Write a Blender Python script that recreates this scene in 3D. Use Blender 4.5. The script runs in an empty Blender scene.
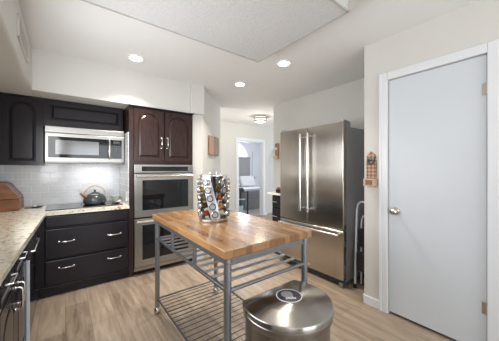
import bpy, bmesh, math, random
from mathutils import Vector, Matrix
random.seed(7)
PI = math.pi
S = bpy.context.scene
C = S.collection

# ------------------------------------------------------------------ camera
EYE = 1.32
cam_d = bpy.data.cameras.new('camera')
cam = bpy.data.objects.new('camera', cam_d); C.objects.link(cam)
cam_d.sensor_width = 36.0
cam_d.lens = 240.0 / 499.0 * 36.0
cam_d.shift_y = -1.5 / 499.0
cam_d.clip_start = 0.02
cam.location = (0, 0, EYE)
cam.rotation_euler = (PI/2, 0, math.radians(52.5) - PI/2)
S.camera = cam

# ------------------------------------------------------------------ world, lights, exposure
S.view_settings.view_transform = 'Standard'
S.view_settings.look = 'None'
S.view_settings.exposure = 0.57
S.view_settings.gamma = 1.0
S.view_settings.use_curve_mapping = False
W = bpy.data.worlds.new('sky'); S.world = W; W.use_nodes = True
W.node_tree.nodes['Background'].inputs[0].default_value = (0.86, 0.93, 1.0, 1)
W.node_tree.nodes['Background'].inputs[1].default_value = 1.6
S.cycles.use_denoising = True
S.cycles.max_bounces = 8
S.cycles.diffuse_bounces = 5
S.cycles.sample_clamp_indirect = 6

def area(name, loc, rot, sx, sy, power, col, spread=PI):
    d = bpy.data.lights.new(name, 'AREA'); d.shape = 'RECTANGLE'; d.size = sx; d.size_y = sy
    d.energy = power; d.color = col; d.spread = spread
    o = bpy.data.objects.new(name, d); C.objects.link(o); o.location = loc; o.rotation_euler = rot
    return o
area('patio_window_daylight', (1.15, -3.05, 1.15), (PI/2, 0, 0), 2.0, 2.0, 30, (0.93, 0.96, 1.0))
area('dining_side_fill', (-0.80, -1.6, 1.5), (PI/2, 0, -PI/2), 1.4, 1.2, 9, (0.93, 0.96, 1.0))  # added fill from the left; that wall has no window opening
area('upward_bounce_fill', (0.4, -1.5, 0.9), (PI, 0, 0), 2.0, 2.0, 20, (1.0, 0.96, 0.90))  # added upward fill behind the camera, imitates bounce off a sunlit floor
area('bedroom_window_daylight', (5.35, 7.8, 1.9), (-PI/2, 0, 0), 1.2, 1.0, 24, (0.88, 0.94, 1.0))
area('left_worktop_fill', (-0.20, 1.75, 1.50), (math.radians(88), 0, math.radians(-82)), 1.5, 0.8, 23, (0.95, 0.97, 1.0))  # added fill hanging over the left worktop, no window behind it
area('hall_fill', (1.75, 4.6, 1.5), (PI/2, 0, -PI/2), 0.9, 1.8, 14, (1.0, 0.95, 0.88))  # fill from an unseen source inside the hall, no opening behind it

def disk_lamp(name, loc, power, col, size, spread):
    d = bpy.data.lights.new(name, 'AREA'); d.shape = 'DISK'; d.size = size; d.energy = power; d.color = col; d.spread = spread
    o = bpy.data.objects.new(name, d); C.objects.link(o); o.location = loc
    return o

# ------------------------------------------------------------------ materials
def nt(name):
    m = bpy.data.materials.new(name); m.use_nodes = True
    n = m.node_tree.nodes; return m, n, m.node_tree.links, n['Principled BSDF']
def mat(name, col, rough=0.5, metal=0.0, var=0.06, scale=12.0, bump=0.0, bscale=80.0, coat=0.0, stretch=None, spec=None, ao=None):
    m, n, l, b = nt(name)
    tc = n.new('ShaderNodeTexCoord'); mp = n.new('ShaderNodeMapping')
    l.new(tc.outputs['Object'], mp.inputs['Vector'])
    if stretch: mp.inputs['Scale'].default_value = stretch
    no = n.new('ShaderNodeTexNoise'); no.inputs['Scale'].default_value = scale; no.inputs['Detail'].default_value = 4
    l.new(mp.outputs['Vector'], no.inputs['Vector'])
    cr = n.new('ShaderNodeValToRGB')
    cr.color_ramp.elements[0].position = 0.3; cr.color_ramp.elements[1].position = 0.7
    cr.color_ramp.elements[0].color = tuple(max(0, c*(1-var)) for c in col) + (1,)
    cr.color_ramp.elements[1].color = tuple(min(1, c*(1+var)) for c in col) + (1,)
    l.new(no.outputs['Fac'], cr.inputs['Fac']); l.new(cr.outputs['Color'], b.inputs['Base Color'])
    b.inputs['Roughness'].default_value = rough; b.inputs['Metallic'].default_value = metal
    if coat: b.inputs['Coat Weight'].default_value = coat; b.inputs['Coat Roughness'].default_value = 0.12
    if spec is not None: b.inputs['Specular IOR Level'].default_value = spec
    if bump:
        n2 = n.new('ShaderNodeTexNoise'); n2.inputs['Scale'].default_value = bscale; n2.inputs['Detail'].default_value = 3
        l.new(mp.outputs['Vector'], n2.inputs['Vector'])
        bp = n.new('ShaderNodeBump'); bp.inputs['Strength'].default_value = bump; bp.inputs['Distance'].default_value = 0.01
        l.new(n2.outputs['Fac'], bp.inputs['Height']); l.new(bp.outputs['Normal'], b.inputs['Normal'])
    return m
def emit(name, col, strength):
    m, n, l, b = nt(name)
    b.inputs['Base Color'].default_value = (*col, 1); b.inputs['Emission Color'].default_value = (*col, 1)
    b.inputs['Emission Strength'].default_value = strength
    return m

M = {}
M['wall'] = mat('wall_paint', (0.60, 0.59, 0.56), 0.7, var=0.015, scale=2, bump=0.10, bscale=90)
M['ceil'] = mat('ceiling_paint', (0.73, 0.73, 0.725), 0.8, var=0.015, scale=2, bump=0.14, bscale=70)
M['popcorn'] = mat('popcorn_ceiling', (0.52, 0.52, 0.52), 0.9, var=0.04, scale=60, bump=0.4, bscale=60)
M['trim'] = mat('white_trim', (0.68, 0.70, 0.73), 0.35, var=0.01)
M['door'] = mat('white_door', (0.575, 0.61, 0.65), 0.42, var=0.012, scale=3, bump=0.04, bscale=120)
M['edge_trim'] = mat('grey_edge_trim', (0.40, 0.39, 0.37), 0.6)
M['espresso'] = mat('espresso_wood', (0.013, 0.0105, 0.0145), 0.25, var=0.04, scale=9, stretch=(6, 6, 1), coat=0.06, spec=0.3)
M['espresso_red'] = mat('espresso_wood_warm', (0.032, 0.016, 0.014), 0.26, var=0.25, scale=9, stretch=(6, 6, 1), coat=0.08, spec=0.3)
M['steel'] = mat('brushed_stainless', (0.36, 0.345, 0.32), 0.30, 1.0, var=0.05, scale=14, bump=0.03, bscale=60, stretch=(1, 1, 0.04))
M['fridge_steel'] = mat('fridge_stainless', (0.47, 0.435, 0.39), 0.24, 1.0, var=0.05, scale=14, bump=0.03, bscale=50, stretch=(1, 1, 0.03))
M['lid_steel'] = mat('spun_stainless', (0.44, 0.425, 0.395), 0.26, 1.0, var=0.06, scale=6)
def brushed(m, amount, rot):
    n = m.node_tree.nodes; b = n['Principled BSDF']; tg = n.new('ShaderNodeTangent'); tg.direction_type = 'RADIAL'; tg.axis = 'Z'
    b.inputs['Anisotropic'].default_value = amount; b.inputs['Anisotropic Rotation'].default_value = rot
    m.node_tree.links.new(tg.outputs[0], b.inputs['Tangent'])
brushed(M['fridge_steel'], 0.92, 0.0)
brushed(M['lid_steel'], 0.85, 0.25)
M['steel_h'] = mat('brushed_stainless_horizontal', (0.33, 0.32, 0.30), 0.33, 1.0, var=0.05, scale=14, bump=0.02, bscale=60, stretch=(0.04, 0.04, 1))
M['chrome'] = mat('chrome', (0.80, 0.80, 0.80), 0.10, 1.0, var=0.02)
M['nickel'] = mat('satin_nickel', (0.62, 0.59, 0.54), 0.25, 1.0, var=0.03)
M['bright'] = mat('bright_handle_metal', (0.80, 0.79, 0.77), 0.22, 1.0, var=0.02)
M['greymetal'] = mat('grey_painted_tube', (0.27, 0.28, 0.30), 0.32, 0.75, var=0.06)
M['wire'] = mat('dark_grey_wire', (0.13, 0.13, 0.135), 0.4, 0.7)
M['slat'] = mat('shelf_slat_grey', (0.46, 0.46, 0.47), 0.38, 0.6)
M['sidegrey'] = mat('fridge_side_grey', (0.34, 0.345, 0.365), 0.45, 0.4, var=0.05, scale=40, bump=0.03, bscale=200)
M['black'] = mat('black_plastic', (0.015, 0.015, 0.017), 0.4)
M['gloss'] = mat('black_glass', (0.006, 0.007, 0.009), 0.05, spec=0.4)
M['grille'] = mat('dark_grille', (0.03, 0.03, 0.032), 0.55)
M['kettle'] = mat('dark_grey_enamel', (0.045, 0.055, 0.055), 0.28, var=0.25, scale=30, coat=0.2)
M['copper'] = mat('copper', (0.62, 0.36, 0.22), 0.3, 0.9)
M['tanwood'] = mat('tan_handle_wood', (0.56, 0.41, 0.29), 0.45, var=0.15)
M['bread'] = mat('bread_box_wood', (0.22, 0.088, 0.034), 0.42, var=0.35, scale=6, stretch=(1, 4, 4), coat=0.1)
M['white'] = mat('white_plastic', (0.73, 0.73, 0.725), 0.4)
M['offwhite'] = mat('white_ceramic', (0.82, 0.81, 0.78), 0.25)
M['palegreen'] = mat('pale_green_ceramic', (0.55, 0.62, 0.52), 0.25)
M['bulb'] = emit('lit_lens', (1.0, 0.95, 0.86), 9.0)
M['shadeglass'] = emit('lit_frosted_glass', (1.0, 0.90, 0.74), 0.9)
M['bronze'] = mat('brushed_bronze', (0.30, 0.22, 0.15), 0.35, 0.9)
M['fabric_w'] = mat('white_linen', (0.74, 0.73, 0.75), 0.9, var=0.06, scale=8, bump=0.3, bscale=20)
M['fabric_g'] = mat('grey_linen', (0.26, 0.265, 0.29), 0.9, var=0.08, scale=10, bump=0.2, bscale=40)
M['shade'] = mat('grey_window_shade', (0.36, 0.355, 0.36), 0.85, var=0.05, bump=0.1, bscale=60)
M['bin_blue'] = mat('pale_blue_weave', (0.45, 0.58, 0.66), 0.7, var=0.3, scale=40)
M['carpet'] = mat('beige_carpet', (0.50, 0.46, 0.41), 0.95, var=0.1, scale=60, bump=0.4, bscale=200)
M['taupe'] = mat('grey_brown_board', (0.25, 0.20, 0.14), 0.6, var=0.2, scale=8, stretch=(6, 6, 1))
M['orangeboard'] = mat('honey_wood_board', (0.34, 0.19, 0.095), 0.5, var=0.25, scale=8, stretch=(6, 6, 1))
M['darkboard'] = mat('brown_wood_board', (0.22, 0.11, 0.055), 0.5, var=0.3, scale=8, stretch=(6, 6, 1))
M['decal_dark'] = mat('dark_badge', (0.06, 0.06, 0.07), 0.35, 0.3)
M['decal_grey'] = mat('grey_badge_print', (0.30, 0.30, 0.31), 0.4)
M['decal_white'] = mat('white_badge_print', (0.74, 0.74, 0.74), 0.4)
M['bluegrey'] = mat('pale_grey_tube', (0.66, 0.69, 0.75), 0.3, 0.2)

def floor_mat():
    m, n, l, b = nt('plank_floor')
    tc = n.new('ShaderNodeTexCoord'); mp = n.new('ShaderNodeMapping'); mp.inputs['Rotation'].default_value = (0, 0, PI/2)
    l.new(tc.outputs['Object'], mp.inputs['Vector'])
    br = n.new('ShaderNodeTexBrick'); br.offset = 0.37
    br.inputs['Color1'].default_value = (0.0, 0.0, 0.0, 1); br.inputs['Color2'].default_value = (1, 1, 1, 1)
    br.inputs['Mortar'].default_value = (0.5, 0.5, 0.5, 1)
    br.inputs['Scale'].default_value = 1; br.inputs['Brick Width'].default_value = 1.22; br.inputs['Row Height'].default_value = 0.18
    br.inputs['Mortar Size'].default_value = 0.0018; br.inputs['Bias'].default_value = 0
    l.new(mp.outputs['Vector'], br.inputs['Vector'])
    mp2 = n.new('ShaderNodeMapping'); mp2.inputs['Scale'].default_value = (7, 0.8, 1)
    l.new(tc.outputs['Object'], mp2.inputs['Vector'])
    no = n.new('ShaderNodeTexNoise'); no.inputs['Scale'].default_value = 3.0; no.inputs['Detail'].default_value = 8; no.inputs['Roughness'].default_value = 0.62
    no.inputs['Distortion'].default_value = 0.6
    l.new(mp2.outputs['Vector'], no.inputs['Vector'])
    mx = n.new('ShaderNodeMix'); mx.data_type = 'FLOAT'; mx.inputs[0].default_value = 0.17
    l.new(no.outputs['Fac'], mx.inputs[2]); l.new(br.outputs['Color'], mx.inputs[3])
    cr = n.new('ShaderNodeValToRGB'); e = cr.color_ramp.elements
    e[0].position = 0.25; e[0].color = (0.125, 0.087, 0.061, 1)
    e[1].position = 0.74; e[1].color = (0.41, 0.33, 0.255, 1)
    k = e.new(0.48); k.color = (0.28, 0.215, 0.16, 1)
    l.new(mx.outputs[0], cr.inputs['Fac'])
    dk = n.new('ShaderNodeMix'); dk.data_type = 'RGBA'
    l.new(br.outputs['Fac'], dk.inputs[0]); l.new(cr.outputs['Color'], dk.inputs[6]); dk.inputs[7].default_value = (0.20, 0.13, 0.08, 1)
    l.new(dk.outputs[2], b.inputs['Base Color'])
    b.inputs['Roughness'].default_value = 0.42
    bp = n.new('ShaderNodeBump'); bp.inputs['Strength'].default_value = 0.05; bp.inputs['Distance'].default_value = 0.005
    l.new(no.outputs['Fac'], bp.inputs['Height']); l.new(bp.outputs['Normal'], b.inputs['Normal'])
    return m
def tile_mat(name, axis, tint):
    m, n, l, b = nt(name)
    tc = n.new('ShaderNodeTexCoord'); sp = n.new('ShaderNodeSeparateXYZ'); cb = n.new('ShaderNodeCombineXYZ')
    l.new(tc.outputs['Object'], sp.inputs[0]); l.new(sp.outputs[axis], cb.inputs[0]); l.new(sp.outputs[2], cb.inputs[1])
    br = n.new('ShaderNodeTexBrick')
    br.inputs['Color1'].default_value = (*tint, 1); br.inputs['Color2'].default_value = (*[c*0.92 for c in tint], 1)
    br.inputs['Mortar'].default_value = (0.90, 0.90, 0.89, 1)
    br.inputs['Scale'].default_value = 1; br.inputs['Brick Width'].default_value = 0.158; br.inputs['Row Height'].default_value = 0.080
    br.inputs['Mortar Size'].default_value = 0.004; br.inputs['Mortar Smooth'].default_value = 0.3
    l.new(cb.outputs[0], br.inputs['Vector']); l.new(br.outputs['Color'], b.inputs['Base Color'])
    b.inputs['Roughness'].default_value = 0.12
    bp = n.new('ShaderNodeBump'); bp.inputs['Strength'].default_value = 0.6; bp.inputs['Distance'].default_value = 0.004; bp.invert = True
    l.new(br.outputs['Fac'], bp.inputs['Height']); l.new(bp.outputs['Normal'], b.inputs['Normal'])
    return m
def granite_mat():
    m, n, l, b = nt('beige_granite')
    tc = n.new('ShaderNodeTexCoord')
    n1 = n.new('ShaderNodeTexNoise'); n1.inputs['Scale'].default_value = 26; n1.inputs['Detail'].default_value = 9; n1.inputs['Roughness'].default_value = 0.75
    l.new(tc.outputs['Object'], n1.inputs['Vector'])
    c1 = n.new('ShaderNodeValToRGB'); e = c1.color_ramp.elements
    e[0].position = 0.30; e[0].color = (0.09, 0.06, 0.04, 1); e[1].position = 0.62; e[1].color = (0.88, 0.84, 0.73, 1)
    k = e.new(0.40); k.color = (0.34, 0.26, 0.17, 1); k = e.new(0.465); k.color = (0.78, 0.72, 0.59, 1)
    l.new(n1.outputs['Fac'], c1.inputs['Fac'])
    v = n.new('ShaderNodeTexVoronoi'); v.inputs['Scale'].default_value = 70
    l.new(tc.outputs['Object'], v.inputs['Vector'])
    c2 = n.new('ShaderNodeValToRGB'); e = c2.color_ramp.elements
    e[0].position = 0.10; e[0].color = (0.62, 0.62, 0.62, 1); e[1].position = 0.32; e[1].color = (1, 1, 1, 1)
    l.new(v.outputs['Distance'], c2.inputs['Fac'])
    mx = n.new('ShaderNodeMix'); mx.data_type = 'RGBA'; mx.blend_type = 'MULTIPLY'; mx.inputs[0].default_value = 0.6
    l.new(c1.outputs['Color'], mx.inputs[6]); l.new(c2.outputs['Color'], mx.inputs[7])
    l.new(mx.outputs[2], b.inputs['Base Color']); b.inputs['Roughness'].default_value = 0.14
    return m
def butcher_mat():
    m, n, l, b = nt('butcher_block')
    tc = n.new('ShaderNodeTexCoord'); mp = n.new('ShaderNodeMapping'); mp.inputs['Rotation'].default_value = (0, 0, PI/2)
    l.new(tc.outputs['Object'], mp.inputs['Vector'])
    br = n.new('ShaderNodeTexBrick'); br.offset = 0.43
    br.inputs['Color1'].default_value = (0, 0, 0, 1); br.inputs['Color2'].default_value = (1, 1, 1, 1); br.inputs['Mortar'].default_value = (0.3, 0.3, 0.3, 1)
    br.inputs['Scale'].default_value = 1; br.inputs['Brick Width'].default_value = 0.48; br.inputs['Row Height'].default_value = 0.042; br.inputs['Mortar Size'].default_value = 0.0006
    l.new(mp.outputs['Vector'], br.inputs['Vector'])
    mp2 = n.new('ShaderNodeMapping'); mp2.inputs['Scale'].default_value = (12, 1.2, 12)
    l.new(tc.outputs['Object'], mp2.inputs['Vector'])
    no = n.new('ShaderNodeTexNoise'); no.inputs['Scale'].default_value = 4; no.inputs['Detail'].default_value = 6
    l.new(mp2.outputs['Vector'], no.inputs['Vector'])
    mx = n.new('ShaderNodeMix'); mx.data_type = 'FLOAT'; mx.inputs[0].default_value = 0.5
    l.new(br.outputs['Color'], mx.inputs[2]); l.new(no.outputs['Fac'], mx.inputs[3])
    cr = n.new('ShaderNodeValToRGB'); e = cr.color_ramp.elements
    e[0].position = 0.15; e[0].color = (0.165, 0.072, 0.027, 1); e[1].position = 0.85; e[1].color = (0.44, 0.245, 0.110, 1)
    l.new(mx.outputs[0], cr.inputs['Fac']); l.new(cr.outputs['Color'], b.inputs['Base Color'])
    b.inputs['Roughness'].default_value = 0.25; b.inputs['Coat Weight'].default_value = 0.3; b.inputs['Coat Roughness'].default_value = 0.1
    return m
def plaid_mat():
    m, n, l, b = nt('plaid_wood_print')
    tc = n.new('ShaderNodeTexCoord')
    a = n.new('ShaderNodeTexWave'); a.bands_direction = 'Y'; a.inputs['Scale'].default_value = 9
    c = n.new('ShaderNodeTexWave'); c.bands_direction = 'Z'; c.inputs['Scale'].default_value = 9
    l.new(tc.outputs['Object'], a.inputs['Vector']); l.new(tc.outputs['Object'], c.inputs['Vector'])
    mx = n.new('ShaderNodeMath'); mx.operation = 'ADD'; l.new(a.outputs['Fac'], mx.inputs[0]); l.new(c.outputs['Fac'], mx.inputs[1])
    cr = n.new('ShaderNodeValToRGB'); e = cr.color_ramp.elements
    e[0].position = 0.2; e[0].color = (0.20, 0.08, 0.045, 1); e[1].position = 0.9; e[1].color = (0.52, 0.31, 0.21, 1)
    hf = n.new('ShaderNodeMath'); hf.operation = 'MULTIPLY'; hf.inputs[1].default_value = 0.5; l.new(mx.outputs[0], hf.inputs[0])
    l.new(hf.outputs[0], cr.inputs['Fac']); l.new(cr.outputs['Color'], b.inputs['Base Color']); b.inputs['Roughness'].default_value = 0.5
    return m
M['floor'] = floor_mat()
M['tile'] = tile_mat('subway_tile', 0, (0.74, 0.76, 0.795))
M['tile_shaded'] = tile_mat('subway_tile_shaded', 1, (0.60, 0.61, 0.64))  # same tile in a darker tint, shade on the cabinet side painted in
M['granite'] = granite_mat(); M['butcher'] = butcher_mat(); M['plaid'] = plaid_mat()

# ------------------------------------------------------------------ mesh helpers
def bm_new(): return bmesh.new()
def box(bm, lo, hi, bev=0.0, seg=2):
    lo = Vector(lo); hi = Vector(hi); c = (lo+hi)/2; s = hi-lo
    r = bmesh.ops.create_cube(bm, size=1.0, matrix=Matrix.Translation(c) @ Matrix.Diagonal((s.x, s.y, s.z, 1)))
    if bev > 0:
        es = list({e for v in r['verts'] for e in v.link_edges})
        bmesh.ops.bevel(bm, geom=es, offset=min(bev, min(s)/2.2), segments=seg, affect='EDGES', profile=0.5)
    return bm
def obox(bm, c, s, rot, bev=0.0):
    t = bm_new(); box(t, [-a/2 for a in s], [a/2 for a in s], bev)
    t.transform(Matrix.Translation(c) @ rot)
    me = bpy.data.meshes.new('tmp'); t.to_mesh(me); t.free(); bm.from_mesh(me); bpy.data.meshes.remove(me)
    return bm
def tube(bm, pts, r, seg=10, closed=False, cap=True):
    pts = [Vector(p) for p in pts]; n = len(pts); rings = []
    prev = None
    for i, p in enumerate(pts):
        a = pts[(i-1) % n] if (closed or i > 0) else p
        b = pts[(i+1) % n] if (closed or i < n-1) else p
        d = (b-a).normalized()
        if prev is None:
            up = Vector((0, 0, 1)) if abs(d.z) < 0.9 else Vector((1, 0, 0))
            u = d.cross(up).normalized()
        else:
            u = (prev - d*prev.dot(d)).normalized()
        prev = u; v = d.cross(u)
        rr = r[i] if isinstance(r, (list, tuple)) else r
        rings.append([bm.verts.new(p + rr*(math.cos(2*PI*k/seg)*u + math.sin(2*PI*k/seg)*v)) for k in range(seg)])
    m = n if closed else n-1
    for i in range(m):
        A = rings[i]; B = rings[(i+1) % n]
        for k in range(seg): bm.faces.new((A[k], A[(k+1) % seg], B[(k+1) % seg], B[k]))
    if cap and not closed:
        bm.faces.new(rings[0]); bm.faces.new(rings[-1][::-1])
    return bm
def lathe(bm, c, prof, seg=28, axis='Z', rot=None):
    t = bm_new(); rings = []
    for r, z in prof:
        if r < 1e-6: rings.append([t.verts.new((0, 0, z))])
        else: rings.append([t.verts.new((r*math.cos(2*PI*k/seg), r*math.sin(2*PI*k/seg), z)) for k in range(seg)])
    for A, B in zip(rings, rings[1:]):
        for k in range(seg):
            if len(A) == 1 and len(B) == 1: break
            if len(A) == 1: t.faces.new((A[0], B[k], B[(k+1) % seg]))
            elif len(B) == 1: t.faces.new((A[k], A[(k+1) % seg], B[0]))
            else: t.faces.new((A[k], A[(k+1) % seg], B[(k+1) % seg], B[k]))
    R = rot if rot is not None else {'Z': Matrix(), 'X': Matrix.Rotation(PI/2, 4, 'Y'), 'Y': Matrix.Rotation(-PI/2, 4, 'X')}[axis]
    t.transform(Matrix.Translation(c) @ R)
    me = bpy.data.meshes.new('tmp'); t.to_mesh(me); t.free(); bm.from_mesh(me); bpy.data.meshes.remove(me)
    return bm
def prism(bm, poly, fn, w0, w1, bev=0.0):
    """poly of (u,v); fn(u,v,w)->point; extruded from w0 to w1"""
    A = [bm.verts.new(fn(u, v, w0)) for u, v in poly]; B = [bm.verts.new(fn(u, v, w1)) for u, v in poly]
    n = len(poly); fs = [bm.faces.new(A), bm.faces.new(B)]
    for i in range(n): fs.append(bm.faces.new((A[i], A[(i+1) % n], B[(i+1) % n], B[i])))
    if bev:
        es = [e for e in bm.edges if e.verts[0] in B and e.verts[1] in B]
        bmesh.ops.bevel(bm, geom=es, offset=bev, segments=2, affect='EDGES')
    return bm
def wloc(o):
    v = Vector((0, 0, 0))
    while o: v += o.location; o = o.parent
    return v
def obj(name, bm, m, parent=None, local=False, smooth=False, origin=None):
    bmesh.ops.recalc_face_normals(bm, faces=bm.faces)
    if parent is not None:
        if not local: bmesh.ops.translate(bm, vec=-wloc(parent), verts=bm.verts)
    elif origin is not None: bmesh.ops.translate(bm, vec=-Vector(origin), verts=bm.verts)
    me = bpy.data.meshes.new(name); bm.to_mesh(me); bm.free()
    me.materials.append(M[m] if isinstance(m, str) else m)
    if smooth:
        for p in me.polygons: p.use_smooth = True
        me.set_sharp_from_angle(angle=math.radians(38))
    o = bpy.data.objects.new(name, me); C.objects.link(o)
    if parent is not None: o.parent = parent
    elif origin is not None: o.location = origin
    return o
def thing(name, label, cat, loc, group=None, rz=0):
    o = bpy.data.objects.new(name, None); C.objects.link(o); o.empty_display_size = 0.05
    o.location = loc; o.rotation_euler = (0, 0, rz)
    return tag(o, label, cat, group)
def tag(o, label, cat, group=None):
    o['label'] = label; o['category'] = cat
    if group: o['group'] = group
    return o
def struct(name, bm, m, parent=None, smooth=False):
    o = obj(name, bm, m, parent, smooth=smooth)
    if parent is None: o['kind'] = 'structure'
    return o
def copy_tree(o, parent=None):
    c = o.copy(); C.objects.link(c)
    if parent is not None: c.parent = parent
    for ch in [x for x in bpy.data.objects if x.parent == o]: copy_tree(ch, c)
    return c
def fy(y0): return lambda u, v, w: Vector((u, y0-w, v))      # a face that looks towards -Y
def fx(x0): return lambda u, v, w: Vector((x0+w, u, v))      # a face that looks towards +X
def fb(bm, fn, u0, u1, v0, v1, w0, w1, bev=0.0):
    a = fn(u0, v0, w0); b = fn(u1, v1, w1)
    return box(bm, [min(a[i], b[i]) for i in range(3)], [max(a[i], b[i]) for i in range(3)], bev)
def outline(x0, x1, z0, z1, rise, n=14):
    p = [(x0, z0), (x1, z0)]
    if rise <= 0: return p + [(x1, z1), (x0, z1)]
    cx = (x0+x1)/2; a = (x1-x0)/2
    for k in range(n+1):
        t = PI*k/n; p.append((cx + a*math.cos(t), z1-rise + rise*math.sin(t)))
    return p
def panel_door(bm, fn, u0, u1, v0, v1, rail=0.055, rise=0.0, th=0.02, w=0.0, rail_t=None):
    """frame with a rectangular or arched opening, a recess and a raised field"""
    rt = rail if rail_t is None else rail_t
    i0, i1, j0, j1 = u0+rail, u1-rail, v0+rail, v1-rt
    inn = outline(i0, i1, j0, j1, rise)
    n = len(inn); zs = j1-rise
    out = []
    for k, (u, v) in enumerate(inn):
        if k == 0: out.append((u0, v0))
        elif k == 1: out.append((u1, v0))
        elif rise <= 0: out.append((u1, v1) if k == 2 else (u0, v1))
        else:
            t = (k-2)/(n-3)
            if t < 0.22: out.append((u1, zs+(v1-zs)*t/0.22))
            elif t > 0.78: out.append((u0, zs+(v1-zs)*(1-t)/0.22))
            else: out.append((u1+(u0-u1)*(t-0.22)/0.56, v1))
    e = 0.006
    def ring(P, wa, Q, wb):
        A = [bm.verts.new(fn(a, b, wa)) for a, b in P]; B = [bm.verts.new(fn(a, b, wb)) for a, b in Q]
        for k in range(n): bm.faces.new((A[k], A[(k+1) % n], B[(k+1) % n], B[k]))
    def ins(d): return outline(i0+d, i1-d, j0+d, j1-d, max(0, rise-d*0.4) if rise > 0 else 0)
    ring(out, w, out, w+th); ring(out, w+th, inn, w+th); ring(inn, w+th, ins(e), w+th-0.009)
    ring(ins(e), w+th-0.009, ins(0.010), w+th-0.009); ring(ins(0.010), w+th-0.009, ins(0.028), w+th+0.001)
    f = [bm.verts.new(fn(a, b, w+th+0.001)) for a, b in ins(0.028)]; bm.faces.new(f)
    bm.faces.new([bm.verts.new(fn(a, b, w)) for a, b in out])
    bmesh.ops.remove_doubles(bm, verts=bm.verts, dist=1e-5)
    return bm
def bow_handle(bm, fn, u, v, L, w, vert=False, r=0.0055, out=0.028):
    pts = []
    for t, d in ((-.5, 0), (-.5, .7), (-.42, 1), (0, 1.05), (.42, 1), (.5, .7), (.5, 0)):
        pts.append(fn(u, v+t*L, w+d*out) if vert else fn(u+t*L, v, w+d*out))
    tube(bm, pts, r, 8)
    for t in (-.5, .5):
        a, b = (u, v+t*L) if vert else (u+t*L, v)
        fb(bm, fn, a-.009, a+.009, b-.009, b+.009, w, w+.006, .002)
    return bm

# ------------------------------------------------------------------ room shell
H = 2.525
XL, XR, YB, YF, YN = -0.83, 2.343, 3.83, 5.2, -3.2
t = bm_new(); box(t, (XL-.12, YN, -.1), (6.2, 5.26, 0)); struct('floor', t, 'floor')
t = bm_new(); box(t, (3.0, 5.26, -.1), (7.6, 8.2, -.002)); struct('floor_bedroom', t, 'carpet')
t = bm_new(); box(t, (XL-.12, YN, H), (6.2, 5.32, H+.1)); struct('ceiling', t, 'ceil')
t = bm_new(); box(t, (3.0, 5.32, H), (7.6, 8.2, H+.1)); struct('ceiling_bedroom', t, 'ceil')
t = bm_new(); box(t, (XL-.12, YN, 0), (XL, YB+.12, H)); struct('wall_left', t, 'wall')
t = bm_new()
box(t, (XL-.12, YN-.12, 0), (.05, YN, H)); box(t, (2.25, YN-.12, 0), (XR+.115, YN, H)); box(t, (.05, YN-.12, 2.2), (2.25, YN, H))
struct('wall_front', t, 'wall')
t = bm_new(); box(t, (XL, YB, 0), (1.44, YB+.12, H)); struct('wall_back', t, 'wall')
t = bm_new()
prism(t, [(1.44, 3.22), (1.60, 3.22), (2.345, 3.965), (2.345, 4.11), (2.31, 4.11), (1.60, 3.95), (1.44, 3.95)], lambda u, v, w: Vector((u, v, w)), 0, H)
struct('wall_angled', t, 'wall')
# right wall with the doorway
DY0, DY1, DZ = 0.318, 0.970, 2.132
t = bm_new()
box(t, (XR, YN, 0), (XR+.115, DY0, H)); box(t, (XR, DY1, 0), (XR+.115, 1.19, H)); box(t, (XR, DY0, DZ), (XR+.115, DY1, H))
box(t, (XR+.115, 1.075, 0), (3.14, 1.19, H))
struct('wall_right', t, 'wall')
t = bm_new(); box(t, (3.14, 1.075, 0), (3.26, 3.34, H)); struct('wall_alcove', t, 'wall')
# far wall, with a doorway and an arched opening
def col(bm, x0, x1, z0, z1, y0=YF, y1=YF+.12): box(bm, (x0, y0, z0), (x1, y1, z1))
t = bm_new()
FD0, FD1, FDZ = 3.62, 4.47, 2.08
col(t, 1.4, FD0, 0, H); col(t, FD0, FD1, FDZ, H); col(t, FD1, 4.63, 0, H); col(t, 5.45, 6.2, 0, H)
ax, aw, az, ar = 5.04, 0.41, 1.30, 0.66
N = 18
for k in range(N):
    t0 = PI*k/N; t1 = PI*(k+1)/N
    p0 = (ax-aw*math.cos(t0), az+ar*math.sin(t0)); p1 = (ax-aw*math.cos(t1), az+ar*math.sin(t1))
    prism(t, [p0, p1, (p1[0], H), (p0[0], H)], lambda u, v, w: Vector((u, w, v)), YF, YF+.12)
struct('wall_far', t, 'wall')
t = bm_new(); box(t, (4.66, 5.42, 0), (5.7, 5.50, H)); struct('wall_passage', t, 'wall')
t = bm_new(); box(t, (1.28, 3.95, 0), (1.40, 5.32, H)); struct('wall_hall', t, 'wall')
# bedroom
t = bm_new()
wx, ww, wz, wr = 5.42, 0.66, 1.80, 0.62
box(t, (3.0, 8.0, 0), (wx-ww, 8.12, H)); box(t, (wx+ww, 8.0, 0), (7.6, 8.12, H)); box(t, (wx-ww, 8.0, 0), (wx+ww, 8.12, 0.9))
for k in range(N):
    t0 = PI*k/N; t1 = PI*(k+1)/N
    p0 = (wx-ww*math.cos(t0), wz+wr*math.sin(t0)); p1 = (wx-ww*math.cos(t1), wz+wr*math.sin(t1))
    prism(t, [p0, p1, (p1[0], H), (p0[0], H)], lambda u, v, w: Vector((u, w, v)), 8.0, 8.12)
M['wall_cool'] = mat('bedroom_paint', (0.72, 0.72, 0.76), 0.7, var=0.015)
struct('wall_bedroom', t, 'wall_cool')
t = bm_new(); box(t, (7.5, 6.05, 0), (7.6, 8.0, H)); box(t, (3.0, 5.32, 0), (3.1, 8.0, H)); struct('wall_bedroom_side', t, 'wall_cool')
t = bm_new()
pts = [(wx-ww*math.cos(PI*k/20), 8.03, wz+wr*math.sin(PI*k/20)) for k in range(21)]
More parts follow.
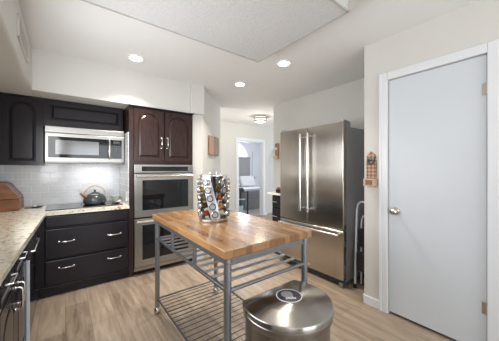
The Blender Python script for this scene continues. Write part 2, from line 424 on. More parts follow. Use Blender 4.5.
tube(t, [(wx-ww, 8.03, .9)] + pts + [(wx+ww, 8.03, .9)], .022, 6); box(t, (wx-ww, 8.01, wz-.02), (wx+ww, 8.05, wz+.02))
for a in (PI/4, PI/2, 3*PI/4): tube(t, [(wx, 8.03, wz), (wx-ww*math.cos(a), 8.03, wz+wr*math.sin(a))], .010, 6)
win = struct('window_1', t, 'trim')
# far door: casing + leaf at the bedroom side wall
t = bm_new()
for x0, x1 in ((FD0-.075, FD0), (FD1, FD1+.075)): box(t, (x0, YF-.02, 0), (x1, YF, FDZ+.075), .004)
box(t, (FD0, YF-.02, FDZ), (FD1, YF, FDZ+.075), .004)
box(t, (FD0-.001, YF, 0), (FD0+.02, YF+.12, FDZ)); box(t, (FD1-.02, YF, 0), (FD1+.001, YF+.12, FDZ)); box(t, (FD0, YF, FDZ-.02), (FD1, YF+.12, FDZ))
struct('trim_1', t, 'trim')
t = bm_new(); box(t, (6.28, 7.965, 0), (7.06, 7.999, 2.05), .004); d2 = struct('door_2', t, 'trim')
t = bm_new(); lathe(t, (6.38, 7.965, .95), [(0.03, 0), (0.03, .012), (.012, .016), (.012, .05)], 14, rot=Matrix.Rotation(PI/2, 4, 'X'))
tube(t, [(6.38, 7.92, .95), (6.50, 7.92, .95)], .011, 8); obj('door_lever', t, 'nickel', d2, smooth=True)
# soffits
t = bm_new(); box(t, (-.262, 3.205, 2.108), (1.395, YB, H)); box(t, (1.395, 3.165, 2.108), (1.60, 3.30, H)); struct('trim_2', t, 'wall')
t = bm_new(); box(t, (XL, 0.2, 2.108), (-.262, YB, H), .02, 3); struct('trim_3', t, 'wall')
# dropped panel in the ceiling
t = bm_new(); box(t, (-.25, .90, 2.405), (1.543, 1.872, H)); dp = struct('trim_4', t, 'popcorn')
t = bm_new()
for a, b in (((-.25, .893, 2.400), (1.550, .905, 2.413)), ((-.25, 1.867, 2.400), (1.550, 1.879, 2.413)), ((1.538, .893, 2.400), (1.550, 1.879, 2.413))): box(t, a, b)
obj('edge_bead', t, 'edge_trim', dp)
# door, casing, baseboards
t = bm_new()
for y0, y1 in ((DY0-.062, DY0), (DY1, DY1+.072)):
    box(t, (XR-.018, y0, 0), (XR, y1, DZ+.070), .005); 
box(t, (XR-.018, DY0, DZ), (XR, DY1, DZ+.070), .005)
box(t, (XR-.024, DY1+.050, 0), (XR-.016, DY1+.072, DZ+.07), .003)
struct('trim_5', t, 'trim')
t = bm_new(); box(t, (XR+.008, DY0+.004, .022), (XR+.043, DY1-.004, DZ-.005), .002); dr = struct('door_1', t, 'door')
t = bm_new()
lathe(t, (XR+.008, .912, .944), [(0, 0), (.034, 0), (.034, .006), (.026, .012), (.013, .016), (.012, .034), (.020, .040), (.029, .050), (.030, .060), (.022, .070), (0, .073)], 22, rot=Matrix.Rotation(-PI/2, 4, 'Y'))
obj('door_knob', t, 'nickel', dr, smooth=True)
for z in (1.885, .337):
    t = bm_new(); tube(t, [(XR+.002, DY0+.002, z-.045), (XR+.002, DY0+.002, z+.045)], .0075, 10); box(t, (XR+.004, DY0+.002, z-.042), (XR+.0105, DY0+.030, z+.042))
    obj('hinge', t, 'nickel', dr, smooth=True)
t = bm_new(); box(t, (XR+.0432, DY0-.02, 0), (XR+.115, DY1+.02, .02)); struct('door_gap_shade', t, 'grille')  # dark strip standing in for the shade in the gap under the door
t = bm_new(); box(t, (XR-.013, DY1+.072, 0), (XR, 1.203, .085), .004); box(t, (XR-.013, 1.19, 0), (3.14, 1.203, .085), .004)
box(t, (XR-.013, YN, 0), (XR, DY0-.062, .085), .004)
struct('baseboard_right', t, 'trim')
t = bm_new(); box(t, (1.4, YF-.013, 0), (FD0-.075, YF, .085)); box(t, (FD1+.075, YF-.013, 0), (4.63, YF, .085)); struct('baseboard_far', t, 'trim')
# tiled splashback (a skin on the wall and the cabinet side)
t = bm_new(); box(t, (XL, YB-.010, .883), (.612, YB, 1.80)); struct('wall_tile', t, 'tile')
t = bm_new(); box(t, (.604, 3.205, .883), (.6125, YB-.010, 1.77)); struct('wall_tile_return', t, 'tile_shaded')

# ------------------------------------------------------------------ kitchen: base drawers and worktop
F = fy(3.20)
r = thing('base_cabinet', 'wide espresso drawer base cabinet under the cooktop along the tiled wall', 'cabinet', (.205, 3.50, 0))
t = bm_new(); box(t, (-.205, 3.215, .10), (.612, YB-.012, .845)); box(t, (-.205, 3.228, .0), (.612, YB-.012, .10)); box(t, (-.19, 3.19, .09), (.612, 3.228, .115), .004); box(t, (-.242, 2.94, .10), (-.205, 3.40, .845)); box(t, (-.30, 2.94, 0), (-.235, 3.40, .10))
obj('body', t, 'espresso', r)
for z0, z1, hs in ((.715, .835, ()), (.392, .700, (.655-.05,)), (.118, .377, (.335,))):
    t = bm_new(); u0, u1 = -.168, .600
    fb(t, F, u0, u1, z0, z1, -.014, .016, .010)
    d = obj('drawer', t, 'espresso', r)
    for hz in hs:
        for hx in (.0, .445):
            t = bm_new(); bow_handle(t, F, hx+.01, hz-.043, .125, .016, r=.0045, out=.026); obj('handle', t, 'bright', d, smooth=True)
W_ = thing('worktop', 'L-shaped beige speckled granite worktop wrapping the corner', 'countertop', (-.2, 3.5, .845))
t = bm_new()
prism(t, [(XL, .55), (-.235, .55), (-.158, 3.175), (.612, 3.175), (.612, YB-.011), (XL, YB-.011)], lambda u, v, w: Vector((u, v, w)), .845, .883, .008)
obj('slab', t, 'granite', W_)
# cooktop
r = thing('cooktop', 'flat black glass cooktop set in the granite under the microwave', 'cooktop', (.19, 3.52, .883))
t = bm_new(); box(t, (-.17, 3.26, .8832), (.555, 3.76, .890), .003); obj('glass_top', t, 'gloss', r)
for cx_, cy_, rr in ((.02, 3.42, .09), (.38, 3.40, .075), (.02, 3.62, .075), (.38, 3.63, .10)):
    t = bm_new(); lathe(t, (cx_, cy_, .8901), [(rr, 0), (rr, .0004), (rr-.004, .0004), (rr-.004, 0)], 32)
    obj('burner_ring', t, 'decal_grey', r)

# corner dishwasher and the left run
G = fx(-.222)
r = thing('dishwasher', 'black fronted dishwasher with steel edge in the inner corner', 'dishwasher', (-.5, 2.63, 0))
t = bm_new(); box(t, (XL+.02, 2.345, .09), (-.222, 2.93, .842)); box(t, (XL+.02, 2.345, 0), (-.238, 2.935, .09)); obj('tub', t, 'black', r)
t = bm_new(); fb(t, G, 2.338, 2.93, .10, .665, .0, .018, .004); obj('door_panel', t, 'gloss', r)
t = bm_new(); fb(t, G, 2.330, 2.338, .03, .665, .0, .019, .002); e_ = obj('edge_strip', t, 'bluegrey', r)
e_['label'] = 'pale steel edge strip'
t = bm_new(); fb(t, G, 2.332, 2.93, .668, .84, .0, .018, .005); obj('control_panel', t, 'black', r)
t = bm_new(); tube(t, [G(2.43, .70, .017), G(2.43, .70, .036), G(2.85, .70, .036), G(2.85, .70, .017)], .007, 8); obj('handle', t, 'bright', r, smooth=True)
r = thing('base_cabinet', 'dark base cabinet with bar handles under the near left worktop', 'cabinet', (-.5, 1.5, 0))
t = bm_new(); box(t, (XL+.02, .6, .10), (-.242, 2.322, .845)); box(t, (XL+.02, .6, 0), (-.30, 2.322, .10)); obj('body', t, 'espresso', r)
G2 = fx(-.242)
for k in range(4):
    a = 2.312-.42*(k+1); b = 2.312-.42*k-.012
    t = bm_new(); panel_door(t, G2, a, b, .70, .835, rail=.024); d = obj('drawer', t, 'espresso', r)
    t = bm_new(); y = (a+b)/2; tube(t, [G2(y-.07, .77, .02), G2(y-.07, .77, .042), G2(y+.07, .77, .042), G2(y+.07, .77, .02)], .0045, 8)
    for q in (-.07, .07): tube(t, [G2(y+q, .77, .019), G2(y+q, .77, .025)], .009, 10)
    obj('handle', t, 'bright', d, smooth=True)
    t = bm_new(); panel_door(t, G2, a, b, .115, .688, rail=.055, rise=.09, rail_t=.06); d = obj('door', t, 'espresso', r)
    t = bm_new(); y = a+.035 if k % 2 == 0 else b-.035
    bow_handle(t, G2, y, .60, .12, .02, vert=True, out=.03); obj('handle', t, 'bright', d, smooth=True)

# ------------------------------------------------------------------ upper cabinets, microwave
r = thing('wall_cabinet', 'espresso corner wall cabinet with one arched door left of microwave', 'cabinet', (-.52, 3.66, 1.36))
t = bm_new(); box(t, (XL+.005, 3.52, 1.362), (-.195, YB-.012, 2.10)); obj('body', t, 'espresso', r)
Q = fy(3.52)
t = bm_new(); panel_door(t, Q, -.500, -.222, 1.375, 2.085, rail=.034, rise=.125, rail_t=.042); obj('door', t, 'espresso', r)
t = bm_new(); panel_door(t, Q, -.82, -.512, 1.375, 2.085, rail=.034, rise=.125, rail_t=.042); obj('door', t, 'espresso', r)
t = bm_new(); box(t, (XL+.005, 3.488, 2.088), (-.19, 3.52, 2.106), .006); obj('crown_strip', t, 'espresso', r)
r = thing('wall_cabinet', 'short espresso wall cabinet with one flat panel door above the microwave', 'cabinet', (.2, 3.66, 1.80))
t = bm_new(); box(t, (-.193, 3.50, 1.80), (.602, YB-.012, 2.106)); obj('body', t, 'espresso', r)
t = bm_new(); panel_door(t, fy(3.50), -.175, .590, 1.83, 2.085, rail=.045); obj('door', t, 'espresso', r)
r = thing('microwave', 'stainless over-the-range microwave with black window above the cooktop', 'microwave', (.22, 3.6, 1.39))
mw0, mw1 = -.178, .600
A = fy(3.44)
t = bm_new(); box(t, (mw0, 3.44, 1.39), (mw1, YB-.012, 1.797), .004); obj('body', t, 'steel_h', r)
t = bm_new(); fb(t, A, mw0, mw1, 1.725, 1.795, .0, .022, .004); v = obj('vent_strip', t, 'steel_h', r)
t = bm_new(); fb(t, A, mw0, mw1, 1.40, 1.722, .0, .024, .005); d = obj('door', t, 'steel_h', r)
t = bm_new(); fb(t, A, mw0+.028, mw1-.030, 1.447, 1.682, .0235, .026, .001); w = obj('window', t, 'gloss', d)
t = bm_new(); fb(t, A, mw0+.09, mw0+.50, 1.485, 1.645, .0255, .0268, .0005); 
M['screen'] = mat('microwave_window_mesh', (0.12, 0.12, 0.12), 0.12, 0.5, var=0.05, coat=.5)
obj('door_mesh', t, 'screen', d)
t = bm_new(); hx = .430; tube(t, [A(hx, 1.445, .024), A(hx, 1.445, .05), A(hx, 1.47, .062), A(hx, 1.66, .062), A(hx, 1.685, .05), A(hx, 1.685, .024)], .0125, 10); obj('handle', t, 'bright', d, smooth=True)
t = bm_new()
for i in range(3):
    for j in range(5): fb(t, A, .478+.024*i, .494+.024*i, 1.48+.028*j, 1.497+.028*j, .0255, .0275, .001)
obj('button', t, 'decal_dark', r)
t = bm_new(); fb(t, A, .475, .545, 1.635, 1.665, .0255, .0272); obj('display', t, 'decal_dark', r)

# ------------------------------------------------------------------ tall oven cabinet and double oven
r = thing('oven_cabinet', 'tall reddish espresso cabinet holding the double oven, two arched doors', 'cabinet', (1.03, 3.5, 0))
t = bm_new()
box(t, (.613, 3.21, 0), (.662, YB-.012, 2.10)); box(t, (1.428, 3.21, 0), (1.439, YB-.012, 2.10)); box(t, (.662, 3.22, 1.378), (1.428, YB-.012, 2.10)); box(t, (.662, 3.245, 0), (1.428, YB-.012, .062))
box(t, (.662, 3.75, .062), (1.428, YB-.012, 1.378))
obj('body', t, 'espresso_red', r)
t = bm_new(); box(t, (.606, 3.185, 2.085), (1.446, 3.22, 2.106), .005); obj('crown_strip', t, 'espresso', r)
K = fy(3.218)
for k, (a, b) in enumerate(((.668, 1.028), (1.046, 1.424))):
    t = bm_new(); panel_door(t, K, a, b, 1.420, 2.072, rail=.050, rise=.135, rail_t=.048); d = obj('door', t, 'espresso_red', r)
    t = bm_new(); bow_handle(t, K, b-.03 if k == 0 else a+.03, 1.66, .135, .02, vert=True, out=.03); obj('handle', t, 'bright', d, smooth=True)
r = thing('double_oven', 'stainless double wall oven with black glass built into tall cabinet', 'oven', (1.045, 3.5, .065))
o0, o1 = .665, 1.426
O = fy(3.19)
t = bm_new(); box(t, (o0, 3.19, .066), (o1, 3.74, 1.376)); obj('housing', t, 'grille', r)
t = bm_new(); fb(t, O, o0, o1, 1.272, 1.376, 0, .022, .004); p = obj('control_panel', t, 'steel_h', r)
t = bm_new(); fb(t, O, o0+.085, o1-.075, 1.292, 1.352, .0215, .0235, .001); obj('display', t, 'gloss', p)
for z0, z1 in ((.722, 1.262), (.112, .704)):
    t = bm_new(); fb(t, O, o0, o1, z0, z1, .0, .034, .006); d = obj('door', t, 'steel_h', r)
    t = bm_new(); fb(t, O, o0+.09, o1-.075, z0+.085, z1-.080, .0335, .036, .002); obj('window', t, 'gloss', d)
    t = bm_new(); hz = z1-.030; tube(t, [O(o0+.02, hz, .072), O(o1-.02, hz, .072)], .0155, 12)
    for x in (o0+.045, o1-.045): tube(t, [O(x, hz, .03), O(x, hz, .072)], .011, 8)
    obj('handle', t, 'bright', d, smooth=True)
t = bm_new(); fb(t, O, o0, o1, .066, .106, 0, .024, .003); obj('lower_trim', t, 'steel_h', r)

# ------------------------------------------------------------------ things on the worktop
r = thing('kettle', 'dark grey tea kettle with tan looped handle on the cooktop', 'kettle', (.29, 3.52, .8905))
cxk, cyk = .29, 3.52
t = bm_new(); lathe(t, (cxk, cyk, .8907), [(0, 0), (.098, 0), (.118, .012), (.125, .045), (.115, .085), (.088, .115), (.052, .132), (.045, .134), (0, .136)], 32); obj('body', t, 'kettle', r, smooth=True)
t = bm_new(); lathe(t, (cxk, cyk, 1.0245), [(.047, 0), (.044, .008), (.012, .014), (.010, .022), (.016, .030), (.012, .038), (0, .040)], 20); obj('lid', t, 'kettle', r, smooth=True)
t = bm_new(); tube(t, [(cxk-.075, cyk-.03, .975), (cxk-.115, cyk-.045, 1.002), (cxk-.150, cyk-.06, 1.030)], [.026, .020, .013], 12); obj('spout', t, 'copper', r, smooth=True)
t = bm_new(); tube(t, [(cxk+.110*math.cos(a), cyk, 1.000+.115*math.sin(a)) for a in [PI*k/16 for k in range(17)]], [.006 + .003*math.sin(PI*k/16) for k in range(17)], 10); obj('handle', t, 'tanwood', r, smooth=True)

r = thing('bread_box', 'brown wooden bread box with slanted lid on the corner worktop', 'bread box', (-.6, 3.62, .8835))
f3 = lambda u, v, w: Vector((u, w, v))
t = bm_new(); box(t, (-.80, 3.46, .884), (-.382, 3.80, 1.005), .006); obj('body', t, 'bread', r)
t = bm_new(); prism(t, [(-.80, 1.010), (-.386, 1.010), (-.388, 1.022), (-.48, 1.160), (-.52, 1.180), (-.80, 1.185)], f3, 3.465, 3.79); obj('lid', t, 'bread', r)

r = thing('spoon_rest', 'small dark and white spoon rest beside the bread box', 'spoon rest', (-.29, 3.63, .8835))
t = bm_new(); lathe(t, (-.255, 3.63, .8835), [(0, 0), (.040, 0), (.052, .010), (.050, .012), (.038, .004), (0, .003)], 22); box(t, (-.36, 3.615, .884), (-.298, 3.645, .891), .003); obj('dish', t, 'decal_dark', r, smooth=True)
t = bm_new(); lathe(t, (-.275, 3.63, .893), [(0, 0), (.016, .002), (.020, .010), (.014, .018), (0, .020)], 16); obj('pad', t, 'offwhite', r, smooth=True)
r = thing('spoon', 'small copper and white ladle lying on granite right of the kettle', 'spoon', (.52, 3.50, .891))
t = bm_new(); lathe(t, (.515, 3.44, .8912), [(0, .002), (.022, 0), (.034, .014), (.032, .015), (.020, .004), (0, .005)], 18); obj('bowl', t, 'copper', r, smooth=True)
t = bm_new(); tube(t, [(.535, 3.46, .905), (.56, 3.49, .915), (.585, 3.55, .905)], [.008, .011, .008], 8); obj('grip', t, 'offwhite', r, smooth=True)
r = thing('bowl', 'small pale green bowl against the tiled side of the oven cabinet', 'bowl', (.535, 3.66, .8835))
t = bm_new(); lathe(t, (.535, 3.66, .8905), [(0, 0), (.028, 0), (.030, .006), (.052, .050), (.060, .070), (.057, .070), (.048, .050), (.024, .010), (0, .009)], 24); obj('shell', t, 'palegreen', r, smooth=True)
r = thing('outlet_plate', 'white outlet plate on the side tile beside the oven cabinet', 'outlet', (.603, 3.30, .94))
t = bm_new(); box(t, (.597, 3.255, .925), (.6038, 3.325, 1.04), .003); obj('plate', t, 'white', r)
for z in (.955, 1.005):
    t = bm_new(); box(t, (.5955, 3.274, z-.012), (.5972, 3.306, z+.016), .0005)
    obj('socket', t, 'offwhite', r)

# ------------------------------------------------------------------ wooden sign on the angled wall
r = thing('wall_sign', 'honey and grey brown plank sign on the angled wall by the ovens', 'sign', (1.985, 3.605, 1.55), rz=PI/4)
# local: x along the wall, -y out of it
for n_, (a, b, m_, z0, z1) in enumerate(((-.29, -.03, 'orangeboard', 0.0, .305), (-.027, .03, 'darkboard', .004, .308), (.033, .27, 'taupe', .002, .320))):
    t = bm_new(); box(t, (a, -.034, z0), (b, -.010, z1), .003)
    for k in range(2): box(t, (a+.01, -.0355, z0+.1+.1*k), (b-.01, -.034, z0+.103+.1*k))
    obj('board', t, m_, r, local=True)
for z in (.06, .24):
    t = bm_new(); box(t, (-.27, -.010, z), (.25, -.001, z+.03))
    obj('batten', t, 'darkboard', r, local=True)

# ------------------------------------------------------------------ island cart
TX0, TX1, TY0, TY1, TZ = .632, 1.312, 1.022, 2.292, .910
r = thing('kitchen_cart', 'butcher block island cart with grey tubular legs and slatted shelves', 'kitchen cart', ((TX0+TX1)/2, (TY0+TY1)/2, 0))
t = bm_new(); box(t, (TX0, TY0, TZ-.046), (TX1, TY1, TZ), .005); obj('tabletop', t, 'butcher', r)
lx = (TX0+.036, TX1-.036); ly = (TY0+.036, TY1-.036)
t = bm_new(); az0, az1 = TZ-.090, TZ-.046
box(t, (lx[0], ly[0]-.008, az0), (lx[1], ly[0]+.008, az1), .002); box(t, (lx[0], ly[1]-.008, az0), (lx[1], ly[1]+.008, az1), .002)
box(t, (lx[0]-.008, ly[0], az0), (lx[0]+.008, ly[1], az1), .002); box(t, (lx[1]-.008, ly[0], az0), (lx[1]+.008, ly[1], az1), .002)
obj('apron', t, 'greymetal', r)
SZ, LZ = .685, .135
for x in lx:
    for y in ly:
        t = bm_new(); lathe(t, (x, y, .055), [(0, 0), (.0205, 0), (.0205, TZ-.046-.055-.03), (.0205, TZ-.046-.055), (0, TZ-.046-.055)], 20)
        lathe(t, (x, y, TZ-.078), [(.021, 0), (.026, .004), (.026, .026), (.030, .030), (.030, .0315), (0, .0315)], 20)
        L = obj('leg', t, 'greymetal', r, smooth=True)
        t = bm_new(); lathe(t, (x, y, 0), [(0, 0), (.018, 0), (.028, .010), (.031, .026), (.026, .044), (.016, .055), (.022, .058), (.022, .068), (0, .068)], 20); obj('foot', t, 'nickel', L, smooth=True)
for nm, z, rr in (('upper_rail', SZ, .0115), ('lower_rail', LZ, .008)):
    for x in lx:
        t = bm_new(); tube(t, [(x, ly[0], z), (x, ly[1], z)], rr, 10); obj(nm, t, 'wire', r, smooth=True)
    for y in ly:
        t = bm_new(); tube(t, [(lx[0], y, z), (lx[1], y, z)], rr, 10); obj(nm, t, 'greymetal' if nm == 'upper_rail' else 'wire', r, smooth=True)
n = 13
t = bm_new()
for k in range(1, n):
    y = ly[0] + (ly[1]-ly[0])*k/n
    box(t, (lx[0], y-.013, SZ+.001), (lx[1], y+.013, SZ+.010), .003)
obj('upper_shelf', t, 'slat', r)
n = 22
t = bm_new()
for k in range(1, n):
    y = ly[0] + (ly[1]-ly[0])*k/n
    tube(t, [(lx[0], y, LZ+.004), (lx[1], y, LZ+.004)], .0034, 6)
obj('lower_shelf', t, 'wire', r, smooth=True)
for x in lx:
    for k in (1, 2):
        y = ly[0] + (ly[1]-ly[0])*k/3
        t = bm_new(); tube(t, [(x, y, SZ), (x, y, az0+.002)], .0125, 12); obj('post', t, 'greymetal', r, smooth=True)

# ------------------------------------------------------------------ spice rack with its jars
RX, RY = .945, 1.705
r = thing('spice_rack', 'revolving chrome spice rack with slanted columns standing on the butcher block', 'spice rack', (RX, RY, TZ))
RZ = TZ+.0005
t = bm_new(); lathe(t, (RX, RY, RZ), [(0, 0), (.110, 0), (.114, .006), (.114, .020), (.108, .025), (0, .025)], 40); obj('base', t, 'nickel', r, smooth=True)
t = bm_new(); lathe(t, (RX, RY, RZ+.352), [(0, 0), (.108, 0), (.112, .004), (.112, .010), (.104, .014), (0, .018)], 40); obj('top_plate', t, 'chrome', r, smooth=True)
t = bm_new(); tube(t, [(RX, RY, RZ+.03), (RX, RY, RZ+.353)], .018, 14); obj('post', t, 'black', r, smooth=True)
t = bm_new(); tube(t, [(RX+.030*math.cos(a), RY, RZ+.372+.030*math.sin(a)) for a in [PI*k/12 for k in range(13)]], .005, 8); obj('carry_ring', t, 'chrome', r, smooth=True)
view = math.atan2(-RY, -RX)        # towards the photograph's side of the room
zs = [RZ+.308-.0610*k for k in range(5)]
tw = math.radians(8.5)
spice = [mat('spice_'+n_, c, .6, var=.2, scale=60) for n_, c in (('paprika', (.40, .08, .03)), ('pepper', (.05, .04, .035)), ('oregano', (.14, .17, .06)), ('cumin', (.36, .22, .08)), ('salt', (.66, .62, .55)), ('curry', (.50, .30, .05)))]
M['jarlabel'] = mat('pale_jar_label', (0.27, 0.27, 0.275), 0.4, 0.3, var=.3, scale=80)
M['rackstrip'] = mat('rack_strip_steel', (0.40, 0.41, 0.44), 0.35, 0.8)
M['lid_dark'] = mat('black_jar_lid', (0.03, 0.03, 0.033), 0.3, 0.4)
cols = [('front', 'in the front slanted column'), ('fr', 'in the right front column'), ('right', 'on the right edge'), ('far', 'in the far side column'), ('left', 'on the left edge'), ('fl', 'in the left front column')]
order = ['topmost', 'second from the top', 'middle', 'second from the bottom', 'bottom']
proto = None
for c in range(6):
    base_a = view + math.radians(-12) + c*PI/3
    # slanted strip the jars sit in
    t = bm_new(); R_ = .1045; hw = math.radians(20 if c % 2 == 0 else 14.5); NR, NC = 72, 18
    rows = []
    for k in range(NR+1):
        z = RZ+.0255+(.326)*k/NR; a = base_a + tw*((RZ+.308-z)/.0610-2)
        rows.append([t.verts.new((RX+R_*math.cos(a+hw*(2*q/NC-1)), RY+R_*math.sin(a+hw*(2*q/NC-1)), z)) for q in range(NC+1)])
    holes = [Vector((RX+R_*math.cos(base_a+tw*(k-2)), RY+R_*math.sin(base_a+tw*(k-2)), zs[k])) for k in range(5)]
    for A_, B_ in zip(rows, rows[1:]):
        for q in range(NC):
            ctr = (A_[q].co+A_[q+1].co+B_[q].co+B_[q+1].co)/4
            if min((ctr-h_).length for h_ in holes) > .0245: t.faces.new((A_[q], A_[q+1], B_[q+1], B_[q]))
    bmesh.ops.delete(t, geom=[v for v in t.verts if not v.link_faces], context='VERTS')
    bmesh.ops.recalc_face_normals(t, faces=t.faces)
    bmesh.ops.solidify(t, geom=list(t.faces), thickness=.002)
    obj('column_strip', t, 'rackstrip' if c % 2 == 0 else 'lid_dark', r, smooth=True)
    for k in range(5):
        a = base_a + tw*(k-2)
        name_lab = f'{order[k]} spice jar {cols[c][1]} of the revolving rack'
        if proto is None:
            j = thing('spice_jar', name_lab, 'jar', (RX, RY, zs[k]), 'spice jars in the revolving rack', rz=a)
            RX_ = Matrix.Rotation(PI/2, 4, 'Y')
            t = bm_new(); lathe(t, (.054, 0, 0), [(0, 0), (.019, 0), (.022, .006), (.022, .049), (.018, .050), (.018, .054), (0, .054)], 18, rot=RX_); body0 = obj('jar_body', t, spice[0], j, local=True, smooth=True)
            t = bm_new(); lathe(t, (.1075, 0, 0), [(.018, 0), (.026, .001), (.027, .004), (.027, .017), (.0245, .020), (0, .020)], 22, rot=RX_); obj('jar_lid', t, 'nickel', j, local=True, smooth=True)
            t = bm_new(); lathe(t, (.1276, 0, 0), [(.0185, 0), (.0185, .0012), (.0245, .0012), (.0245, 0)], 22, rot=RX_); obj('lid_ring', t, 'lid_dark', j, local=True); t = bm_new(); lathe(t, (.1276, 0, 0), [(0, .0008), (.018, .0008), (.018, 0), (0, 0)], 20, rot=RX_); obj('lid_label', t, 'jarlabel', j, local=True)
            proto = j
            bodies = []
            for s_ in spice:
                me = body0.data.copy(); me.materials.clear(); me.materials.append(s_); bodies.append(me)
        else:
            j = copy_tree(proto); j.location = (RX, RY, zs[k]); j.rotation_euler = (0, 0, a); j['label'] = name_lab
        for ch in [x for x in bpy.data.objects if x.parent == j]:
            if ch.name.startswith('jar_body'): ch.data = bodies[(c*2+k*5) % 6]

# ------------------------------------------------------------------ step bin
BX, BY, BZ, BR = .935, .893, .645, .2365
r = thing('step_bin', 'large semi-round stainless step bin with domed lid at the cart end', 'trash can', (BX, BY, 0))
def dshape(rad, flat, n=40):
    ps = []
    for k in range(n+1):
        a = math.asin(flat/rad) ; a0 = PI-a; a1 = 2*PI+a
        tt = a0 + (a1-a0)*k/n; ps.append((BX+rad*math.cos(tt), BY+rad*math.sin(tt)))
    return ps
def dstack(bm, prof, flatk):
    rings = []
    for rad, z in prof:
        rings.append([bm.verts.new((x, y, z)) for x, y in dshape(rad, rad*flatk)])
    for A_, B_ in zip(rings, rings[1:]):
        m_ = len(A_)
        for k in range(m_): bm.faces.new((A_[k], A_[(k+1) % m_], B_[(k+1) % m_], B_[k]))
    bm.faces.new(rings[0]); bm.faces.new(rings[-1])
FK = .555
t = bm_new(); dstack(t, [(BR-.020, .03), (BR-.016, .034), (BR-.016, BZ-.075)], FK); obj('body', t, 'steel', r, smooth=True)
t = bm_new(); dstack(t, [(BR-.012, 0), (BR-.010, .004), (BR-.010, .030)], FK); obj('base_ring', t, 'black', r, smooth=True)
t = bm_new(); dstack(t, [(BR-.006, BZ-.078), (BR-.004, BZ-.074), (BR-.004, BZ-.050), (BR-.008, BZ-.046)], FK); obj('collar', t, 'steel', r, smooth=True)
t = bm_new(); dstack(t, [(BR-.006, BZ-.044), (BR, BZ-.042), (BR, BZ-.020), (BR-.002, BZ-.017), (BR-.006, BZ-.0155), (BR*.62, BZ-.0015), (BR*.60, BZ), (.02, BZ)], FK); lid = obj('lid', t, 'lid_steel', r, smooth=True)
t = bm_new(); box(t, (BX-.125, BY+BR*FK-.020, BZ-.078), (BX+.125, BY+BR*FK+.008, BZ-.030), .006); obj('hinge_housing', t, 'black', r)
t = bm_new(); box(t, (BX-.06, BY-BR-.05, .008), (BX+.06, BY-BR+.03, .022), .005); obj('pedal', t, 'steel', r)
# round badge on the lid
ex, ey, ez = BX+.008, BY-.009, BZ+.0012
bdg = thing_b = None
t = bm_new(); lathe(t, (ex, ey, BZ-.0005), [(0, .0030), (.066, .0025), (.070, .0018), (.070, 0), (0, 0)], 40); badge = obj('badge', t, 'decal_dark', lid, smooth=True)
badge['label'] = 'dark round badge with white ring and pale emblem'
# sub-level marks belong to the badge's own mesh: white ring, emblem and a short line of lettering
badge.data.materials.append(M['decal_white']); badge.data.materials.append(M['decal_grey'])
bmx = bm_new(); bmx.from_mesh(badge.data)
off = wloc(badge)
n0 = len(bmx.faces)
lathe(bmx, Vector((ex, ey, BZ+.0026))-off, [(.064, 0), (.064, .0010), (.069, .0006), (.069, 0)], 40)
for f_ in list(bmx.faces)[n0:]: f_.material_index = 1
n1 = len(bmx.faces)
vx = Vector((math.cos(math.radians(-37.5)), math.sin(math.radians(-37.5)), 0)); vy = Vector((-vx.y, vx.x, 0))
cpt = Vector((ex, ey, BZ+.0026))-off
def mark(u, v, su, sv, mi):
    q0 = len(bmx.faces)
    obox(bmx, cpt+vx*u+vy*v, (su, sv, .001), Matrix.Rotation(math.radians(-37.5), 4, 'Z'))
    for f_ in list(bmx.faces)[q0:]: f_.material_index = mi
lathe(bmx, cpt-vx*.010+vy*.014, [(0, .0012), (.030, .0008), (.032, 0)], 24)
for f_ in list(bmx.faces)[n1:]: f_.material_index = 2
for k in range(5): mark(-.016+.011*k, -.026+.002*(k % 2), .008, .013, 1)
mark(.004, -.008, .03, .006, 1)
bmx.to_mesh(badge.data); bmx.free()

# ------------------------------------------------------------------ refrigerator
FXf = 2.432; FY0, FY1 = 1.470, 2.452; FS = 1.968
r = thing('refrigerator', 'stainless french door refrigerator in the alcove beside the white door', 'refrigerator', (2.75, 1.96, 0))
g = lambda u, v, w: Vector((FXf+w, u, v))          # faces -X; negative w is out of it
t = bm_new(); box(t, (FXf+.075, FY0+.006, .045), (3.10, FY1-.006, 1.80), .004); obj('body', t, 'sidegrey', r)
for a, b, hy in ((FS+.003, FY1, FS+.066), (FY0, FS-.003, FS-.054)):
    t = bm_new(); box(t, (FXf, a, .640), (FXf+.072, b, 1.845), .010, 3); d = obj('door', t, 'fridge_steel', r)
    t = bm_new(); tube(t, [(FXf-.062, hy, .79), (FXf-.062, hy, 1.765)], .0135, 12); h_ = obj('handle', t, 'bright', d, smooth=True)
    for z in (.825, 1.73):
        t = bm_new(); tube(t, [(FXf+.001, hy, z), (FXf-.062, hy, z)], .012, 10); tube(t, [(FXf-.062, hy, z-.016), (FXf-.062, hy, z+.016)], .018, 14); obj('handle_bracket', t, 'chrome', h_, smooth=True)
t = bm_new(); box(t, (FXf, FY0, .075), (FXf+.072, FY1, .628), .010, 3); d = obj('freezer_drawer', t, 'fridge_steel', r)
t = bm_new(); tube(t, [(FXf-.055, FY0+.03, .585), (FXf-.055, FY1-.03, .585)], .0135, 12); h_ = obj('handle', t, 'bright', d, smooth=True)
for y in (FY0+.07, FY1-.07):
    t = bm_new(); tube(t, [(FXf+.001, y, .585), (FXf-.055, y, .585)], .012, 10); obj('handle_bracket', t, 'chrome', h_, smooth=True)
t = bm_new(); lathe(t, (FXf+.001, 1.945, .125), [(0, .004), (.016, .004), (.018, 0), (0, 0)], 20, rot=Matrix.Rotation(-PI/2, 4, 'Y')); obj('round_badge', t, 'chrome', d, smooth=True)
t = bm_new(); box(t, (FXf+.03, FY0+.05, .012), (FXf+.10, FY1-.05, .072), .004); obj('toe_grille', t, 'grille', r)
